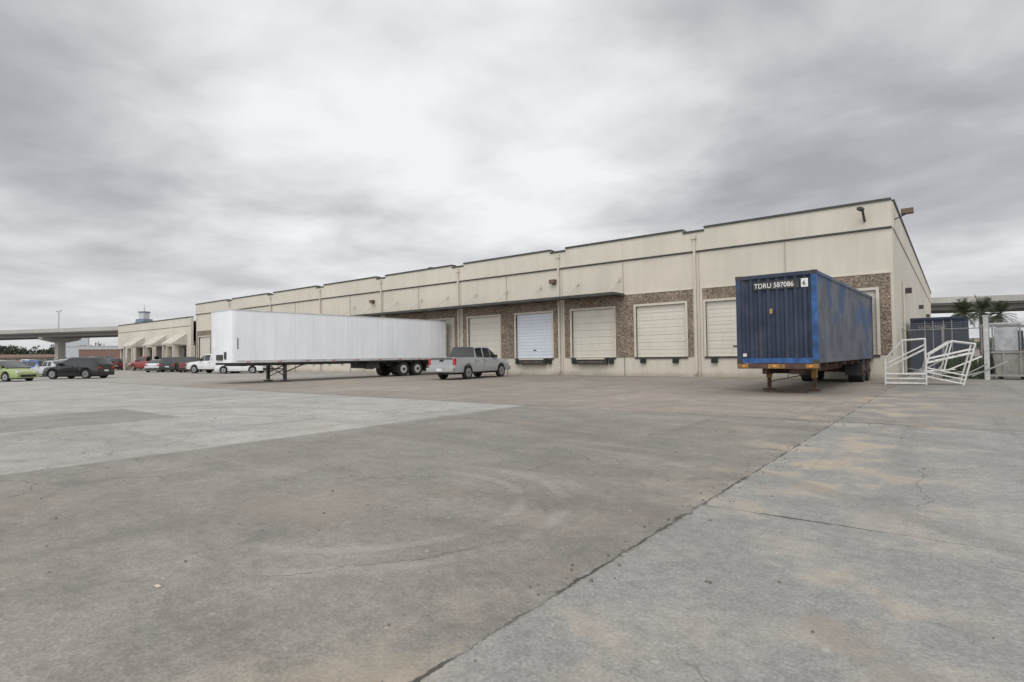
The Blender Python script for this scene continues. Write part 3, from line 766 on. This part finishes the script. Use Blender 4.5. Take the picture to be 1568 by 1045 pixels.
# ------------------------------------------------------------------ elevated highway
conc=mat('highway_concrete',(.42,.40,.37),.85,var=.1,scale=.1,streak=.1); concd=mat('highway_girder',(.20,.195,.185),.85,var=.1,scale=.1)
Av=Vector((-186,44,0)); Bv=Vector((3.5,123,0)); dv=(Bv-Av).normalized(); ang=math.atan2(dv.y,dv.x)
b=B()
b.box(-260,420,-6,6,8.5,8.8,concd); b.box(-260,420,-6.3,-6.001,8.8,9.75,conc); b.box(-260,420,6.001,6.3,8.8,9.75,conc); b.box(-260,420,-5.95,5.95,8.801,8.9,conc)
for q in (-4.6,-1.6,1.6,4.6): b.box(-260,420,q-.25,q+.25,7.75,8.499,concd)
for k in range(-7,12):
    x_=k*36-1
    b.extr([(-5,7.749),(5,7.749),(5,7.2),(1.4,6.4),(-1.4,6.4),(-5,7.2)],'x',x_-.7,x_+.7,conc)
    b.box(x_-.65,x_+.65,-.95,.95,0,6.399,conc)
b.obj('elevated_highway',None,Av,ang)
b=B(); b.cyl((0,0,0),(0,0,16),.16,sgr,8,.09); b.bar((0,0,15.8),(1.8,0,16.2),.1,.1,sgr); b.bar((0,0,15.8),(-1.8,0,16.2),.1,.1,sgr); b.box(1.5,2.3,-.15,.15,16.1,16.3,sgr); b.box(-2.3,-1.5,-.15,.15,16.1,16.3,sgr)
q=P(90,165); b.obj('street_lamp',None,q,0)
hz1=mat('hazy_blue_tower',(.17,.21,.27),.5,var=.05); hz2=mat('hazy_white_building',(.48,.50,.52),.8); hz3=mat('brick_store',(.24,.15,.12),.9); hz4=mat('tan_store',(.34,.29,.23),.9); wgl=mat('hazy_windows',(.11,.14,.18),.3); redroof=mat('brown_shingle_roof',(.17,.11,.085),.9)
b=B(); 
b.box(-8,8,-8,8,0,66,hz1); b.box(-9.5,9.5,-9,9,58,61,hz1); b.box(-5,5,-5,5,66,76,hz2); b.box(-6,6,-6,6,76,78,hz1); b.cyl((0,0,78),(0,0,90),.5,hz1,6,.1)
for k in range(4,64,4): b.box(-8.1,8.1,-8.1,8.1,k,k+1.6,wgl)
b.obj('distant_office_tower',None,P(221,880),RD(20))
def low(name,px,dep,wd,dp,h,m,rz,win=True,roof=None):
    b=B(); b.box(-wd/2,wd/2,-dp/2,dp/2,0,h,m)
    if not roof: b.box(-wd/2-.2,wd/2+.2,-dp/2-.2,dp/2+.2,h,h+.3,hz2)
    if win:
        k=-wd/2+1
        while k<wd/2-2: b.box(k,k+1.8,-dp/2-.06,-dp/2,.8,min(3,h-.6),wgl); k+=3.2
    if roof: b.extr([(-dp/2-1,h),(dp/2+1,h),(0,h+1.3)],'x',-wd/2-1,wd/2+1,roof)
    b.obj(name,None,P(px,dep),rz)
vr=RD(38.1)
low('brick_store_building',160,190,12,12,5.2,hz3,vr+.5)
low('white_commercial_building',118,420,14,20,19,hz2,vr+.6)
low('tan_store_building',45,230,30,12,3.2,hz4,vr+.75,True,redroof)
low('tan_store_building',-50,230,34,12,3.4,hz4,vr+.75,True,redroof)
low('white_commercial_building',150,240,24,14,7.5,hz2,vr+.5)
low('distant_commercial_building',1500,260,80,20,6,hz4,vr-.6)
tl=mat('distant_foliage',(.05,.065,.038),.9,var=.4,scale=.4)
b=B(); rn=random.Random(3)
def clumps(cx,cy,spread,dirv,n,hmax):
    for i in range(n):
        s_=rn.uniform(-spread,spread); c0=Vector((cx,cy,0))+dirv*s_+Vector((rn.uniform(-3,3),rn.uniform(-3,3),hmax*rn.uniform(.3,.75)))
        rr_=hmax*rn.uniform(.18,.34)
        b.cyl((c0.x,c0.y,0),(c0.x,c0.y,c0.z),.2,barkm,5)
        for k in range(170):
            d=Vector((rn.gauss(0,1),rn.gauss(0,1),rn.gauss(0,.8))).normalized()*rr_*rn.uniform(.5,1.1)
            o=c0+d; a1=Vector((rn.uniform(-1,1),rn.uniform(-1,1),rn.uniform(-1,1))).normalized()*.35*rn.uniform(.6,1.6); a2=a1.orthogonal().normalized()*.35
            b.quad(o-a1,o-a2,o+a1,o+a2,tl)
q=P(30,250); clumps(q[0],q[1],34,R0,36,9.5)
q=P(-60,250); clumps(q[0],q[1],24,R0,14,9)
q=P(150,330); clumps(q[0],q[1],26,R0,14,10)
q=P(1520,200); clumps(q[0],q[1],40,R0,22,7)
b.obj('distant_trees')
